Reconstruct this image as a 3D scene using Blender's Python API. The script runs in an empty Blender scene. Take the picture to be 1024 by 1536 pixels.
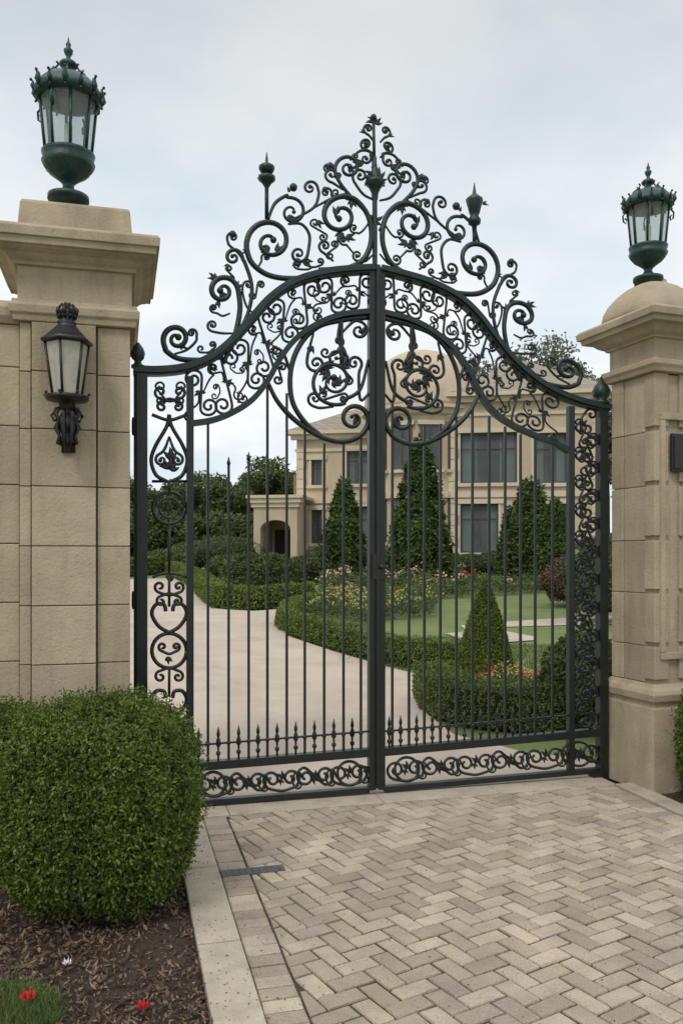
import bpy, math, random
import numpy as np
from mathutils import Vector, geometry
rng=np.random.default_rng(7); random.seed(7)
F=1250.0; HZ=835.0; EYE=1.7
sc=bpy.context.scene
sc.view_settings.view_transform='Standard'; sc.view_settings.look='None'; sc.view_settings.exposure=0
# ---------------------------------------------------------------- materials
def nodes(m):
    m.use_nodes=True; nt=m.node_tree; nt.nodes.clear(); return nt
def N(nt,t,**k):
    n=nt.nodes.new(t)
    for a,b in k.items(): setattr(n,a,b)
    return n
def c4(c): return (c[0],c[1],c[2],1)
def mat(name,c1,c2,scale=4,rough=.7,metal=0,bump=0,bscale=60,island=0,stain=None,stainscale=(1,1,.15),spec=.5,speck=0,transl=0,coat=0,stainr=(.48,.78,.75),pits=0,blotch=None,bls=1.7,pitw=.35):
    m=bpy.data.materials.new(name); nt=nodes(m); L=nt.links.new
    out=N(nt,'ShaderNodeOutputMaterial'); p=N(nt,'ShaderNodeBsdfPrincipled')
    p.inputs['Roughness'].default_value=rough; p.inputs['Metallic'].default_value=metal
    p.inputs['Specular IOR Level'].default_value=spec; p.inputs['Coat Weight'].default_value=coat
    tc=N(nt,'ShaderNodeTexCoord')
    no=N(nt,'ShaderNodeTexNoise'); no.inputs['Scale'].default_value=scale; no.inputs['Detail'].default_value=6; no.inputs['Roughness'].default_value=.6
    L(tc.outputs['Object'],no.inputs['Vector'])
    rp=N(nt,'ShaderNodeMapRange'); rp.inputs[1].default_value=.3; rp.inputs[2].default_value=.7; L(no.outputs[0],rp.inputs[0])
    mx=N(nt,'ShaderNodeMix',data_type='RGBA'); mx.inputs[6].default_value=c4(c1); mx.inputs[7].default_value=c4(c2); L(rp.outputs[0],mx.inputs[0])
    col=mx.outputs[2]
    def overlay(col,c,sc_,vec,r,detail=8):
        mp=N(nt,'ShaderNodeMapping'); mp.inputs['Scale'].default_value=vec; L(tc.outputs['Object'],mp.inputs[0])
        n2=N(nt,'ShaderNodeTexNoise'); n2.inputs['Scale'].default_value=sc_; n2.inputs['Detail'].default_value=detail; n2.inputs['Roughness'].default_value=.65; L(mp.outputs[0],n2.inputs['Vector'])
        r2=N(nt,'ShaderNodeMapRange'); r2.inputs[1].default_value=r[0]; r2.inputs[2].default_value=r[1]; r2.inputs[4].default_value=r[2]; L(n2.outputs[0],r2.inputs[0])
        m2=N(nt,'ShaderNodeMix',data_type='RGBA'); m2.inputs[7].default_value=c4(c); L(r2.outputs[0],m2.inputs[0]); L(col,m2.inputs[6]); return m2.outputs[2]
    if stain: col=overlay(col,stain,5,stainscale,stainr)
    if blotch: col=overlay(col,blotch,bls,(1,1,1.3),(.48,.75,.65),10)
    if speck:
        n3=N(nt,'ShaderNodeTexNoise'); n3.inputs['Scale'].default_value=220; n3.inputs['Detail'].default_value=2; L(tc.outputs['Object'],n3.inputs['Vector'])
        r3=N(nt,'ShaderNodeMapRange'); r3.inputs[1].default_value=.3; r3.inputs[2].default_value=.7; r3.inputs[3].default_value=1-speck; r3.inputs[4].default_value=1+speck; L(n3.outputs[0],r3.inputs[0])
        m3=N(nt,'ShaderNodeVectorMath',operation='SCALE'); L(col,m3.inputs[0]); L(r3.outputs[0],m3.inputs['Scale']); col=m3.outputs[0]
    if island:
        g=N(nt,'ShaderNodeNewGeometry'); r4=N(nt,'ShaderNodeMapRange'); r4.inputs[3].default_value=1-island; r4.inputs[4].default_value=1+island
        L(g.outputs['Random Per Island'],r4.inputs[0])
        m4=N(nt,'ShaderNodeVectorMath',operation='SCALE'); L(col,m4.inputs[0]); L(r4.outputs[0],m4.inputs['Scale']); col=m4.outputs[0]
    L(col,p.inputs['Base Color'])
    if bump:
        nb=N(nt,'ShaderNodeTexNoise'); nb.inputs['Scale'].default_value=bscale; nb.inputs['Detail'].default_value=6; L(tc.outputs['Object'],nb.inputs['Vector'])
        h=nb.outputs[0]
        if pits:
            n5=N(nt,'ShaderNodeTexNoise'); n5.inputs['Scale'].default_value=pits; n5.inputs['Detail'].default_value=5; L(tc.outputs['Object'],n5.inputs['Vector'])
            r5=N(nt,'ShaderNodeMapRange'); r5.inputs[1].default_value=.28; r5.inputs[2].default_value=.40; r5.inputs[4].default_value=pitw; L(n5.outputs[0],r5.inputs[0])
            a5=N(nt,'ShaderNodeMath',operation='ADD'); L(h,a5.inputs[0]); L(r5.outputs[0],a5.inputs[1]); h=a5.outputs[0]
        b=N(nt,'ShaderNodeBump'); b.inputs['Strength'].default_value=bump; b.inputs['Distance'].default_value=.01; L(h,b.inputs['Height']); L(b.outputs[0],p.inputs['Normal'])
    if transl:
        t=N(nt,'ShaderNodeBsdfTranslucent'); L(col,t.inputs[0]); ms=N(nt,'ShaderNodeMixShader'); ms.inputs[0].default_value=transl
        L(p.outputs[0],ms.inputs[1]); L(t.outputs[0],ms.inputs[2]); L(ms.outputs[0],out.inputs[0])
    else: L(p.outputs[0],out.inputs[0])
    return m
def glassmat(name,tint,mixf,rough=.03,base=(.50,.54,.53)):
    m=bpy.data.materials.new(name); nt=nodes(m); L=nt.links.new
    out=N(nt,'ShaderNodeOutputMaterial'); t=N(nt,'ShaderNodeBsdfTransparent'); t.inputs[0].default_value=c4(tint)
    g=N(nt,'ShaderNodeBsdfPrincipled'); g.inputs['Base Color'].default_value=c4(base); g.inputs['Roughness'].default_value=rough
    g.inputs['Specular IOR Level'].default_value=.9
    no=N(nt,'ShaderNodeTexNoise'); no.inputs['Scale'].default_value=9; r=N(nt,'ShaderNodeMapRange'); r.inputs[3].default_value=mixf*.7; r.inputs[4].default_value=min(1,mixf*1.3); L(no.outputs[0],r.inputs[0])
    ms=N(nt,'ShaderNodeMixShader'); L(r.outputs[0],ms.inputs[0]); L(t.outputs[0],ms.inputs[1]); L(g.outputs[0],ms.inputs[2]); L(ms.outputs[0],out.inputs[0])
    return m
STONE=mat('limestone',(.51,.415,.30),(.39,.315,.22),2.6,.88,bump=.42,bscale=55,island=.14,stain=(.25,.20,.14),stainr=(.46,.74,.75),speck=.10,spec=.25,pits=30,blotch=(.31,.265,.205),pitw=.5)
STONE2=mat('limestone_trim',(.50,.405,.29),(.385,.31,.215),3,.88,bump=.4,bscale=55,stain=(.22,.18,.13),stainscale=(1,1,.25),stainr=(.46,.76,.75),speck=.10,spec=.25,pits=26,blotch=(.29,.25,.195),pitw=.5)
MORTAR=mat('mortar',(.12,.10,.072),(.085,.07,.052),10,.9)
IRON=mat('painted_iron',(.0055,.009,.0085),(.011,.018,.016),14,.33,metal=0,bump=.25,bscale=120,spec=.5)
IRONG=mat('verdigris_iron',(.006,.013,.013),(.010,.032,.030),18,.36,metal=0,bump=.3,bscale=150,spec=.5)
LANT=mat('verdigris_bronze',(.006,.016,.016),(.016,.068,.062),22,.38,metal=.1,bump=.35,bscale=140,spec=.5)
BLACK=mat('black_iron',(.008,.008,.009),(.015,.015,.016),14,.42,metal=0,bump=.2,bscale=120,spec=.5)
GLASS=glassmat('lantern_glass',(.80,.84,.83),.22,.08)
FROST=glassmat('frosted_glass',(.9,.84,.72),.65,.3,(.62,.58,.50))
CANDLE=mat('candle_sleeve',(.75,.70,.6),(.7,.65,.55),5,.5)
PAVER=mat('paver',(.48,.395,.305),(.32,.27,.215),4,.9,bump=.8,bscale=70,island=.20,speck=.24,stain=(.24,.21,.17),stainscale=(.35,.35,.35),spec=.22,blotch=(.41,.32,.215),bls=2.4)
JOINT=mat('joint_sand',(.075,.058,.038),(.035,.036,.018),9,.95,bump=.6,bscale=150)
CONC=mat('concrete',(.51,.44,.345),(.40,.34,.27),2.5,.88,bump=.4,bscale=80,speck=.14,stain=(.28,.24,.195),stainscale=(1,1,1),spec=.25)
DRIVE=mat('driveway_gravel',(.53,.435,.35),(.43,.35,.28),1.3,.9,bump=.4,bscale=90,speck=.14,stain=(.34,.275,.215),stainscale=(.25,.25,1),blotch=(.38,.32,.255),bls=.6)
GRASS=mat('lawn_grass',(.11,.150,.040),(.165,.195,.065),.7,.9,bump=.8,bscale=60,speck=.28,stain=(.08,.115,.03),stainscale=(.3,.3,.3))
MULCH=mat('mulch',(.060,.037,.024),(.028,.018,.012),14,.95,bump=1,bscale=50,speck=.3)
CHIP=mat('bark_chip',(.20,.13,.085),(.06,.038,.026),20,.9,island=.8)
LEAF=mat('boxwood_leaf',(.150,.195,.034),(.070,.115,.020),3,.5,island=.6,transl=.30,spec=.3)
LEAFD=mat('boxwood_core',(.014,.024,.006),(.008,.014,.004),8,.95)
HEDGE=mat('hedge_leaf',(.165,.215,.042),(.085,.135,.027),1.2,.55,island=.5,transl=.28,spec=.25)
CONIF=mat('conifer_leaf',(.085,.130,.030),(.045,.076,.019),.7,.6,island=.55,transl=.25,spec=.25)
TREEL=mat('tree_leaf',(.115,.150,.052),(.060,.088,.030),.25,.7,island=.5,transl=.3,spec=.2)
HAZET=mat('hazed_tree_leaf',(.22,.23,.15),(.14,.155,.10),.25,.7,island=.4,transl=.35,spec=.15)  # distance haze put into the leaf colour of the far trees
SHRUB=mat('shrub_leaf',(.105,.142,.040),(.052,.080,.024),1,.6,island=.55,transl=.28,spec=.25)
REDL=mat('red_foliage',(.15,.06,.042),(.09,.06,.035),2,.6,island=.5,transl=.2)
BLADE=mat('grass_blade',(.14,.20,.05),(.08,.14,.032),4,.6,island=.4,transl=.25)
BARK=mat('bark',(.09,.065,.045),(.05,.038,.028),8,.9,bump=.8,bscale=20)
PINK=mat('pink_flower',(.58,.33,.26),(.64,.45,.37),5,.6,island=.3,transl=.2)
RED=mat('red_flower',(.60,.025,.025),(.48,.03,.03),5,.6,island=.2,transl=.2)
YEL=mat('yellow_flower',(.50,.36,.09),(.42,.34,.13),5,.6,island=.3,transl=.2)
WHT=mat('white_flower',(.8,.76,.76),(.8,.7,.72),5,.6)
STUC=mat('stucco',(.57,.46,.33),(.48,.385,.27),.5,.9,bump=.2,bscale=20,stain=(.36,.29,.20),stainscale=(.4,.4,.1),blotch=(.42,.345,.25),bls=.4)
TRIM=mat('stucco_trim',(.62,.52,.39),(.54,.45,.335),1,.85)
BRICK=mat('house_brick',(.30,.17,.12),(.22,.13,.09),3,.9)
WINF=mat('window_frame',(.055,.05,.045),(.08,.075,.07),4,.5)
WING=glassmat('window_glass',(.62,.67,.67),.13,.03)
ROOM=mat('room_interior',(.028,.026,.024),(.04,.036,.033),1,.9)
CURT=mat('curtain',(.74,.73,.69),(.64,.62,.58),3,.9)
PLATE=mat('drain_plate',(.09,.09,.09),(.13,.125,.12),20,.55,metal=.4,bump=.3,bscale=90)
def roofmat():
    m=bpy.data.materials.new('roof_tiles'); nt=nodes(m); L=nt.links.new
    out=N(nt,'ShaderNodeOutputMaterial'); p=N(nt,'ShaderNodeBsdfPrincipled'); p.inputs['Roughness'].default_value=.85
    tc=N(nt,'ShaderNodeTexCoord'); sp=N(nt,'ShaderNodeSeparateXYZ'); L(tc.outputs['Object'],sp.inputs[0])
    ad=N(nt,'ShaderNodeMath',operation='ADD'); L(sp.outputs[0],ad.inputs[0]); L(sp.outputs[1],ad.inputs[1])
    cb=N(nt,'ShaderNodeCombineXYZ'); L(ad.outputs[0],cb.inputs[0]); L(sp.outputs[2],cb.inputs[1])
    b=N(nt,'ShaderNodeTexBrick'); b.inputs['Scale'].default_value=1; b.inputs['Brick Width'].default_value=.35; b.inputs['Row Height'].default_value=.13; b.inputs['Mortar Size'].default_value=.012
    b.inputs['Color1'].default_value=(.36,.30,.23,1); b.inputs['Color2'].default_value=(.27,.23,.175,1); b.inputs['Mortar'].default_value=(.15,.125,.095,1)
    L(cb.outputs[0],b.inputs['Vector']); L(b.outputs[0],p.inputs['Base Color'])
    bu=N(nt,'ShaderNodeBump'); bu.inputs['Distance'].default_value=.03; bu.invert=True; L(b.outputs['Fac'],bu.inputs['Height']); L(bu.outputs[0],p.inputs['Normal'])
    L(p.outputs[0],out.inputs[0]); return m
ROOF=roofmat()
# ---------------------------------------------------------------- helpers
class Fr:
    def __init__(s,ox,oy,deg,oz=0):
        s.o=(ox,oy); s.c=math.cos(math.radians(deg)); s.s=math.sin(math.radians(deg)); s.oz=oz
    def W(s,u,v,z): return (s.o[0]+s.c*u-s.s*v, s.o[1]+s.s*u+s.c*v, z+s.oz)
    def uv(s,x,y):
        dx=x-s.o[0]; dy=y-s.o[1]; return (s.c*dx+s.s*dy, -s.s*dx+s.c*dy)
    # survey: bearing/elevation reading of a point known to stand on the plane v
    def sv(s,px,py,v=0):
        r=(px-512)/F; u=(r*(s.o[1]+s.c*v)-s.o[0]+s.s*v)/(s.c-r*s.s)
        Y=s.o[1]+s.s*u+s.c*v; return (u, EYE+(HZ-py)*Y/F-s.oz)
def gz(y): return min(max(0,(y-8)*.036),1.08)
def gp(px,py):
    Y=F*EYE/(py-HZ) if py>HZ else 1e9
    if Y>8: Y=F*(EYE+.288)/((py-HZ)+F*.036)
    return ((px-512)/F*Y, Y)
def empty(name):
    e=bpy.data.objects.new(name,None); sc.collection.objects.link(e); e.empty_display_size=.2; return e
def obj(name,V,Fc,m,parent=None,smooth=False,bevel=0):
    me=bpy.data.meshes.new(name); me.from_pydata([tuple(map(float,v)) for v in V],[],Fc); me.update()
    o=bpy.data.objects.new(name,me); sc.collection.objects.link(o); me.materials.append(m)
    if smooth: me.polygons.foreach_set('use_smooth',[True]*len(me.polygons))
    if parent: o.parent=parent
    if bevel:
        b=o.modifiers.new('b','BEVEL'); b.width=bevel; b.segments=2; b.limit_method='ANGLE'
    return o
class MB:
    def __init__(s): s.V=[]; s.F=[]
    def add(s,V,Fc):
        b=len(s.V); s.V+=list(V); s.F+=[[i+b for i in f] for f in Fc]
    def box(s,fr,u0,u1,v0,v1,z0,z1):
        V=[fr.W(u,v,z) for z in (z0,z1) for v in (v0,v1) for u in (u0,u1)]
        s.add(V,[[0,2,3,1],[4,5,7,6],[0,1,5,4],[2,6,7,3],[0,4,6,2],[1,3,7,5]])
    def rings(s,R,cap=True):
        n=len(R[0]); V=[p for r in R for p in r]; Fc=[]
        for i in range(len(R)-1):
            for j in range(n):
                k=(j+1)%n; Fc.append([i*n+j,i*n+k,(i+1)*n+k,(i+1)*n+j])
        if cap: Fc.append(list(range(n))[::-1]); Fc.append([(len(R)-1)*n+j for j in range(n)])
        s.add(V,Fc)
    def rect(s,fr,uc,vc,prof):
        s.rings([[fr.W(uc+a*hu,vc+b*hv,z) for a,b in ((-1,-1),(1,-1),(1,1),(-1,1))] for z,hu,hv in prof])
    def sup(s,fr,uc,vc,prof,p=4,n=32):
        R=[]
        for z,h in prof:
            r=[]
            for i in range(n):
                a=2*math.pi*i/n; ca,sa=math.cos(a),math.sin(a); k=(abs(ca)**p+abs(sa)**p)**(-1/p); r.append(fr.W(uc+h*k*ca,vc+h*k*sa,z))
            R.append(r)
        s.rings(R)
    def lathe(s,c,prof,n=16,sc_=1,rot=0):
        s.rings([[(c[0]+sc_*r*math.cos(2*math.pi*(i+rot)/n),c[1]+sc_*r*math.sin(2*math.pi*(i+rot)/n),c[2]+sc_*h) for i in range(n)] for h,r in prof])
    def ball(s,c,r,n=8,m=5,sx=1,sz=1):
        s.rings([[(c[0]+r*sx*math.sin(t)*math.cos(2*math.pi*i/n),c[1]+r*sx*math.sin(t)*math.sin(2*math.pi*i/n),c[2]+r*sz*math.cos(t)) for i in range(n)] for t in [max(.05,min(math.pi-.05,math.pi*(m-j)/m)) for j in range(m+1)]])
    def tube3(s,P,rad,n=6):
        P=[Vector(p) for p in P]; R=[]
        for i,p in enumerate(P):
            t=(P[min(i+1,len(P)-1)]-P[max(i-1,0)]).normalized(); a=t.cross(Vector((.13,.2,.97)) if abs(t.z)<.9 else Vector((1,0,0))).normalized(); b=t.cross(a)
            r=rad[i] if hasattr(rad,'__len__') else rad
            R.append([tuple(p+a*r*math.cos(2*math.pi*k/n)+b*r*math.sin(2*math.pi*k/n)) for k in range(n)])
        s.rings(R)
    def strip(s,fr,P,a,b,v=0,n=6,square=False):
        P=np.array(P,float); d=np.hypot(*(np.diff(P,axis=0).T)); keep=np.r_[True,d>1e-5]; 
        if hasattr(a,'__len__'): a=np.array(a)[keep]
        P=P[keep]
        T=np.gradient(P,axis=0); T/=np.linalg.norm(T,axis=1)[:,None]+1e-9; Nn=np.stack([-T[:,1],T[:,0]],1)
        if square: sec=[(-1,-1),(1,-1),(1,1),(-1,1)]
        else: sec=[(math.cos(2*math.pi*k/n),math.sin(2*math.pi*k/n)) for k in range(n)]
        aa=a if hasattr(a,'__len__') else [a]*len(P)
        s.rings([[fr.W(P[i,0]+Nn[i,0]*aa[i]*x,v+b*y,P[i,1]+Nn[i,1]*aa[i]*x) for x,y in sec] for i in range(len(P))])
    def obj(s,name,m,parent=None,smooth=False,bevel=0): return obj(name,s.V,s.F,m,parent,smooth,bevel)
def cr(P,k=8):
    P=np.array(P,float); Q=np.vstack([2*P[0]-P[1],P,2*P[-1]-P[-2]]); out=[]
    for i in range(1,len(Q)-2):
        p0,p1,p2,p3=Q[i-1:i+3]
        for t in np.linspace(0,1,k,endpoint=False):
            out.append(.5*((2*p1)+(-p0+p2)*t+(2*p0-5*p1+4*p2-p3)*t*t+(-p0+3*p1-3*p2+p3)*t**3))
    out.append(P[-1]); return np.array(out)
def leafmesh(name,P,Nm,l,w,m,parent=None,out=.5):
    n=len(P); rd=rng.normal(size=(n,3)); Nm=Nm/(np.linalg.norm(Nm,axis=1)[:,None]+1e-9)
    nn=Nm+rd*.5; nn/=np.linalg.norm(nn,axis=1)[:,None]
    t=np.cross(nn,rng.normal(size=(n,3))); t/=np.linalg.norm(t,axis=1)[:,None]+1e-9
    d=t+Nm*out*rng.random((n,1)); d/=np.linalg.norm(d,axis=1)[:,None]
    sd=np.cross(d,nn); sd/=np.linalg.norm(sd,axis=1)[:,None]+1e-9
    L_=l*rng.uniform(.6,1.3,(n,1)); W_=w*rng.uniform(.7,1.2,(n,1))
    V=np.stack([P,P+d*L_*.5+sd*W_*.5,P+d*L_,P+d*L_*.5-sd*W_*.5],1).reshape(-1,3).astype(np.float32)
    me=bpy.data.meshes.new(name); me.vertices.add(4*n); me.vertices.foreach_set('co',V.ravel())
    me.loops.add(4*n); me.loops.foreach_set('vertex_index',np.arange(4*n,dtype=np.int32))
    me.polygons.add(n); me.polygons.foreach_set('loop_start',np.arange(0,4*n,4,dtype=np.int32)); me.polygons.foreach_set('loop_total',np.full(n,4,dtype=np.int32))
    me.update(); me.validate(); me.materials.append(m)
    o=bpy.data.objects.new(name,me); sc.collection.objects.link(o)
    if parent: o.parent=parent
    return o
def sn(P,f,ph=0):
    return (np.sin(P[:,0]*f+ph)+np.sin(P[:,1]*f*1.13+ph*2+1)+np.sin(P[:,2]*f*.93+ph*3+2)+np.sin((P[:,0]+P[:,2])*f*1.7+ph)+np.sin((P[:,1]-P[:,2])*f*2.1+ph))/5
def bush(name,c,r,h,n,l,m=LEAF,p=2.8,lump=.05,lf=9,core=.84,wisp=0):
    e=empty(name); D=rng.normal(size=(n,3)); D/=np.linalg.norm(D,axis=1)[:,None]; D[:,2]=np.where(D[:,2]<-.75,-D[:,2],D[:,2])
    k=(np.abs(D)**p).sum(1)**(-1/p); S=D*k[:,None]; sc3=np.array([r,r,h/2])
    Q=S*sc3; lu=1+lump*sn(Q,lf/ max(r,.3)*.5,c[0])+lump*.6*sn(Q,lf*2.2/max(r,.3)*.5,c[1])
    if wisp: lu=lu+.06*sn(Q,34,c[0]*3)+.05*sn(Q,68,c[1])+.025*sn(Q,130,c[1])
    dep=1-np.abs(rng.normal(0,.05,n)); dep=np.where(rng.random(n)<.06,1+rng.random(n)*.06,dep)
    P=Q*(lu*dep)[:,None]+np.array([c[0],c[1],c[2]+h/2])
    nr=np.sign(S)*np.abs(S)**(p-1)/sc3; leafmesh('foliage',P,nr,l,l*.5,m,e,.9)
    if wisp:
        ns=wisp; D=rng.normal(size=(ns,3)); D[:,2]=np.abs(D[:,2])*1.3-.3; D/=np.linalg.norm(D,axis=1)[:,None]; k=(np.abs(D)**p).sum(1)**(-1/p); S=D*k[:,None]
        B=S*sc3*(1+lump*sn(S*sc3,lf/max(r,.3)*.5,c[0]))[:,None]; dr=D*.7+np.array([0,0,.6])+rng.normal(0,.3,(ns,3)); dr/=np.linalg.norm(dr,axis=1)[:,None]
        hh=rng.uniform(.02,.095,(ns,1)); pts=[];nrm=[]
        for q in range(10):
            pts.append(B+dr*hh*q/9+rng.normal(0,.004,(ns,3))); nrm.append(dr+rng.normal(0,.9,(ns,3)))
        leafmesh('sprigs',np.vstack(pts)+np.array([c[0],c[1],c[2]+h/2]),np.vstack(nrm),l*.85,l*.38,m,e,1.2)
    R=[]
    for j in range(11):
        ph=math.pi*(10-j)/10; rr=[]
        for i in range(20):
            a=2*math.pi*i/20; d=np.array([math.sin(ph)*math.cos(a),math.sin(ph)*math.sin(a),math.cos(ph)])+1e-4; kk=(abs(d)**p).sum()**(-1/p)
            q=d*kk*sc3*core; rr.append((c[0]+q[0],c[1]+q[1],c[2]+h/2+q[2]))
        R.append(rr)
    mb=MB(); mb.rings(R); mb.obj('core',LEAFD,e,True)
    mb=MB(); 
    for q in range(3): mb.tube3([(c[0]+.03*q,c[1],c[2]-.03),(c[0]+.06*(q-1),c[1]+.03,c[2]+h*.4)],[.02,.012])
    mb.obj('stems',BARK,e); return e
def hedge(name,pts,w,h,dens,l,m=HEDGE):
    e=empty(name); C=cr(pts,10); seg=np.diff(C,axis=0); Ls=np.hypot(seg[:,0],seg[:,1]); cum=np.r_[0,np.cumsum(Ls)]; T=cum[-1]
    n=int(T*(w+2*h)*dens); s=rng.uniform(0,T,n); i=np.clip(np.searchsorted(cum,s)-1,0,len(seg)-1); f=(s-cum[i])/Ls[i]
    B=C[i]+seg[i]*f[:,None]; t=seg[i]/Ls[i][:,None]; nr=np.stack([-t[:,1],t[:,0]],1)
    side=rng.uniform(0,w+2*h,n); o=np.where(side<h,-w/2,np.where(side<h+w,side-h-w/2,w/2)); z=np.where(side<h,side,np.where(side<h+w,h,side-h-w))
    Nm=np.zeros((n,3)); Nm[:,:2]=nr*np.where(side<h,-1,np.where(side<h+w,0,1))[:,None]; Nm[:,2]=((side>=h)&(side<h+w))*1.0
    P=np.zeros((n,3)); P[:,:2]=B+nr*o[:,None]; P[:,2]=z+np.array([gz(y) for y in P[:,1]])
    edge=np.clip((np.abs(o)/(w/2)-.6)/.4,0,1)*np.clip((z/h-.6)/.4,0,1); P[:,2]-=edge*.06; P[:,:2]-=nr*(np.sign(o)*edge*.05)[:,None]
    P+=Nm*(.03*sn(P,7)+.025*sn(P,19)+.02*sn(P,47)-np.abs(rng.normal(0,.02,n)))[:,None]
    ne=int(w*h*dens)
    for (bp,tt) in ((C[0],-(C[1]-C[0])),(C[-1],C[-1]-C[-2])):
        tt=tt/np.linalg.norm(tt); n2=np.array([-tt[1],tt[0]]); oo=rng.uniform(-w/2,w/2,ne); zz=rng.uniform(0,h,ne)
        Q=np.zeros((ne,3)); Q[:,:2]=bp+n2*oo[:,None]+tt*.03; Q[:,2]=zz+gz(bp[1]); M_=np.zeros((ne,3)); M_[:,:2]=tt; P=np.vstack([P,Q]); Nm=np.vstack([Nm,M_])
    leafmesh('foliage',P,Nm,l,l*.55,m,e,.8)
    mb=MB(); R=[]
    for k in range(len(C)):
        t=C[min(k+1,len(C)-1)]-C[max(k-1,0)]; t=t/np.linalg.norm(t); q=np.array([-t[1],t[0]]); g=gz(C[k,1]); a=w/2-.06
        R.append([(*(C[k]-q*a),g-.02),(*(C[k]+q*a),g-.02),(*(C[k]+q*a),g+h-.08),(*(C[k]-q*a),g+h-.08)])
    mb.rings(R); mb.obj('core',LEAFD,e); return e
def cone_tree(name,x,y,r,h,n,l,m=CONIF,z0=None,sq=1.0,lump=.10):
    e=empty(name); z0=gz(y) if z0 is None else z0
    t=1-np.sqrt(rng.random(n)) ; a=rng.uniform(0,2*math.pi,n); rad=r*(1-t)**sq
    P0=np.stack([np.cos(a),np.sin(a),t*2.2],1); rad=rad*(1+lump*sn(P0*3,2.1,x)+lump*sn(P0*7,3.1,y))*(1-np.abs(rng.normal(0,.09,n)))
    rad=rad*(1-.6*lump*(np.sin(t*h*7+3*np.sin(a*2)+x)>.2)); 
    if lump>.05: rad=rad*np.where(rng.random(n)<.14,rng.uniform(1,1.28,n),1)
    P=np.stack([x+rad*np.cos(a),y+rad*np.sin(a),z0+.02+h*t+rng.normal(0,.02,n)*h*.2],1); Nm=np.stack([np.cos(a),np.sin(a),np.full(n,.35)],1)
    leafmesh('foliage',P,Nm,l,l*.5,m,e,1.0)
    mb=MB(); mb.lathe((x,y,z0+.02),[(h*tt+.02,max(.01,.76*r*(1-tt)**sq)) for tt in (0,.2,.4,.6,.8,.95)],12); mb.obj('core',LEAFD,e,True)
    mb=MB(); mb.tube3([(x,y,z0-.1),(x,y,z0+h*.5),(x,y,z0+h*.97)],[r*.12,r*.07,.01]); mb.obj('trunk',BARK,e); return e
def broad_tree(mbT,PL,NL,x,y,z0,h,r,n,ncl=30):
    mbT.tube3([(x,y,z0-.3),(x+.1,y,z0+h*.3),(x,y+.1,z0+h*.75)],[h*.028,h*.02,h*.006],7)
    cl=[]
    for k in range(ncl):
        d=rng.normal(size=3); d/=np.linalg.norm(d); q=np.array([x,y,z0+h*.58])+d*np.array([r,r,h*.40])*rng.uniform(.35,.9)
        cl.append((q,r*rng.uniform(.18,.38)))
        mbT.tube3([(x,y,z0+h*.3+rng.random()*h*.2),tuple((q+np.array([x,y,z0+h*.5]))/2),tuple(q)],[h*.010,h*.006,h*.002],5)
    per=n//ncl
    for q,cr_ in cl:
        d=rng.normal(size=(per,3)); d/=np.linalg.norm(d,axis=1)[:,None]; PL.append(q+d*cr_*(rng.random((per,1))**.4)*np.array([1.15,1.15,.8])); NL.append(d+np.array([0,0,.3]))
# ---------------------------------------------------------------- gate frame
G=Fr(.254,5.986,14.84)
def um(u):
    a=np.maximum(-u,0); t=np.clip((a-.8)/.9,0,1); s=t*t*(3-2*t); return np.where(-u>0,-u*(1+.105*s),-u), -.085*np.clip((a-1.15)/.5,0,1)
def toG(P,v=0): return np.array([G.sv(x,y,v) for x,y in P])
PX=1/209.
gate=empty('wrought_iron_gate')
def vol(cx,cy,r,a0,turns,d,end=.16,k=None):
    k=k or int(26*turns)+4; t=np.linspace(0,1,k); a=np.radians(a0)+d*2*math.pi*turns*t; rr=r*((1-t)**1.0*(1-end)+end)
    return np.stack([cx+rr*np.cos(a),cy+rr*np.sin(a)],1)
def path(mb,P,w,depth=None,mirror=True,smooth=True,ball=0,v=0,square=False,k=7,taper=False):
    P=cr(P,k) if smooth else np.array(P,float)
    U=toG(P); dp=depth or w*.9
    ww=w*PX/2
    if taper: ww=w*PX/2*np.interp(np.linspace(0,1,len(U)),[0,.15,.6,1],[.75,1,1,.55])
    def do(U):
        mb.strip(G,U,ww,dp*PX/2,v,6,square)
        if ball: mb.ball(G.W(U[-1,0],v,U[-1,1]),ball*PX,8,5)
    do(U)
    if mirror:
        u2,dz=um(U[:,0]); do(np.stack([u2,U[:,1]+dz],1))
def scroll(mb,lead,cx,cy,r,a0,turns,d,w=5,mirror=True,ball=3.2,end=.16):
    Vv=vol(cx,cy,r,a0,turns,d,end); 
    if len(lead):
        L_=cr(np.vstack([np.array(lead,float),Vv[:1]]),8)[:-1]; P=np.vstack([L_,Vv])
    else: P=Vv
    for _ in range(3): P[1:-1]=.5*P[1:-1]+.25*(P[:-2]+P[2:])
    path(mb,P,w,mirror=mirror,smooth=False,ball=ball,depth=w*1.1,taper=True)
def cscroll(mb,cx,cy,d,r,ang,kind='C',bulge=4,w=3.2,mirror=True,turns=1.1,flip=1,ball=2.4):
    A=vol(-d/2,0,r,90,turns,1,.2)[::-1]
    if kind=='C': B=vol(d/2,0,r,90,turns,-1,.2); mid=np.array([[0,r+bulge]])
    else: B=vol(d/2,0,r,-90,turns,1,.2); mid=np.array([[0,0]])
    M_=cr(np.vstack([A[-1:],mid,B[:1]]),6)[1:-1]; P=np.vstack([A,M_,B])
    for _ in range(2): P[1:-1]=.5*P[1:-1]+.25*(P[:-2]+P[2:])
    P[:,1]*=flip; a=math.radians(ang); R=np.array([[math.cos(a),-math.sin(a)],[math.sin(a),math.cos(a)]]); P=P@R.T+np.array([cx,cy])
    path(mb,P,w,mirror=mirror,smooth=False,ball=ball,depth=w*1.2)
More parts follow.
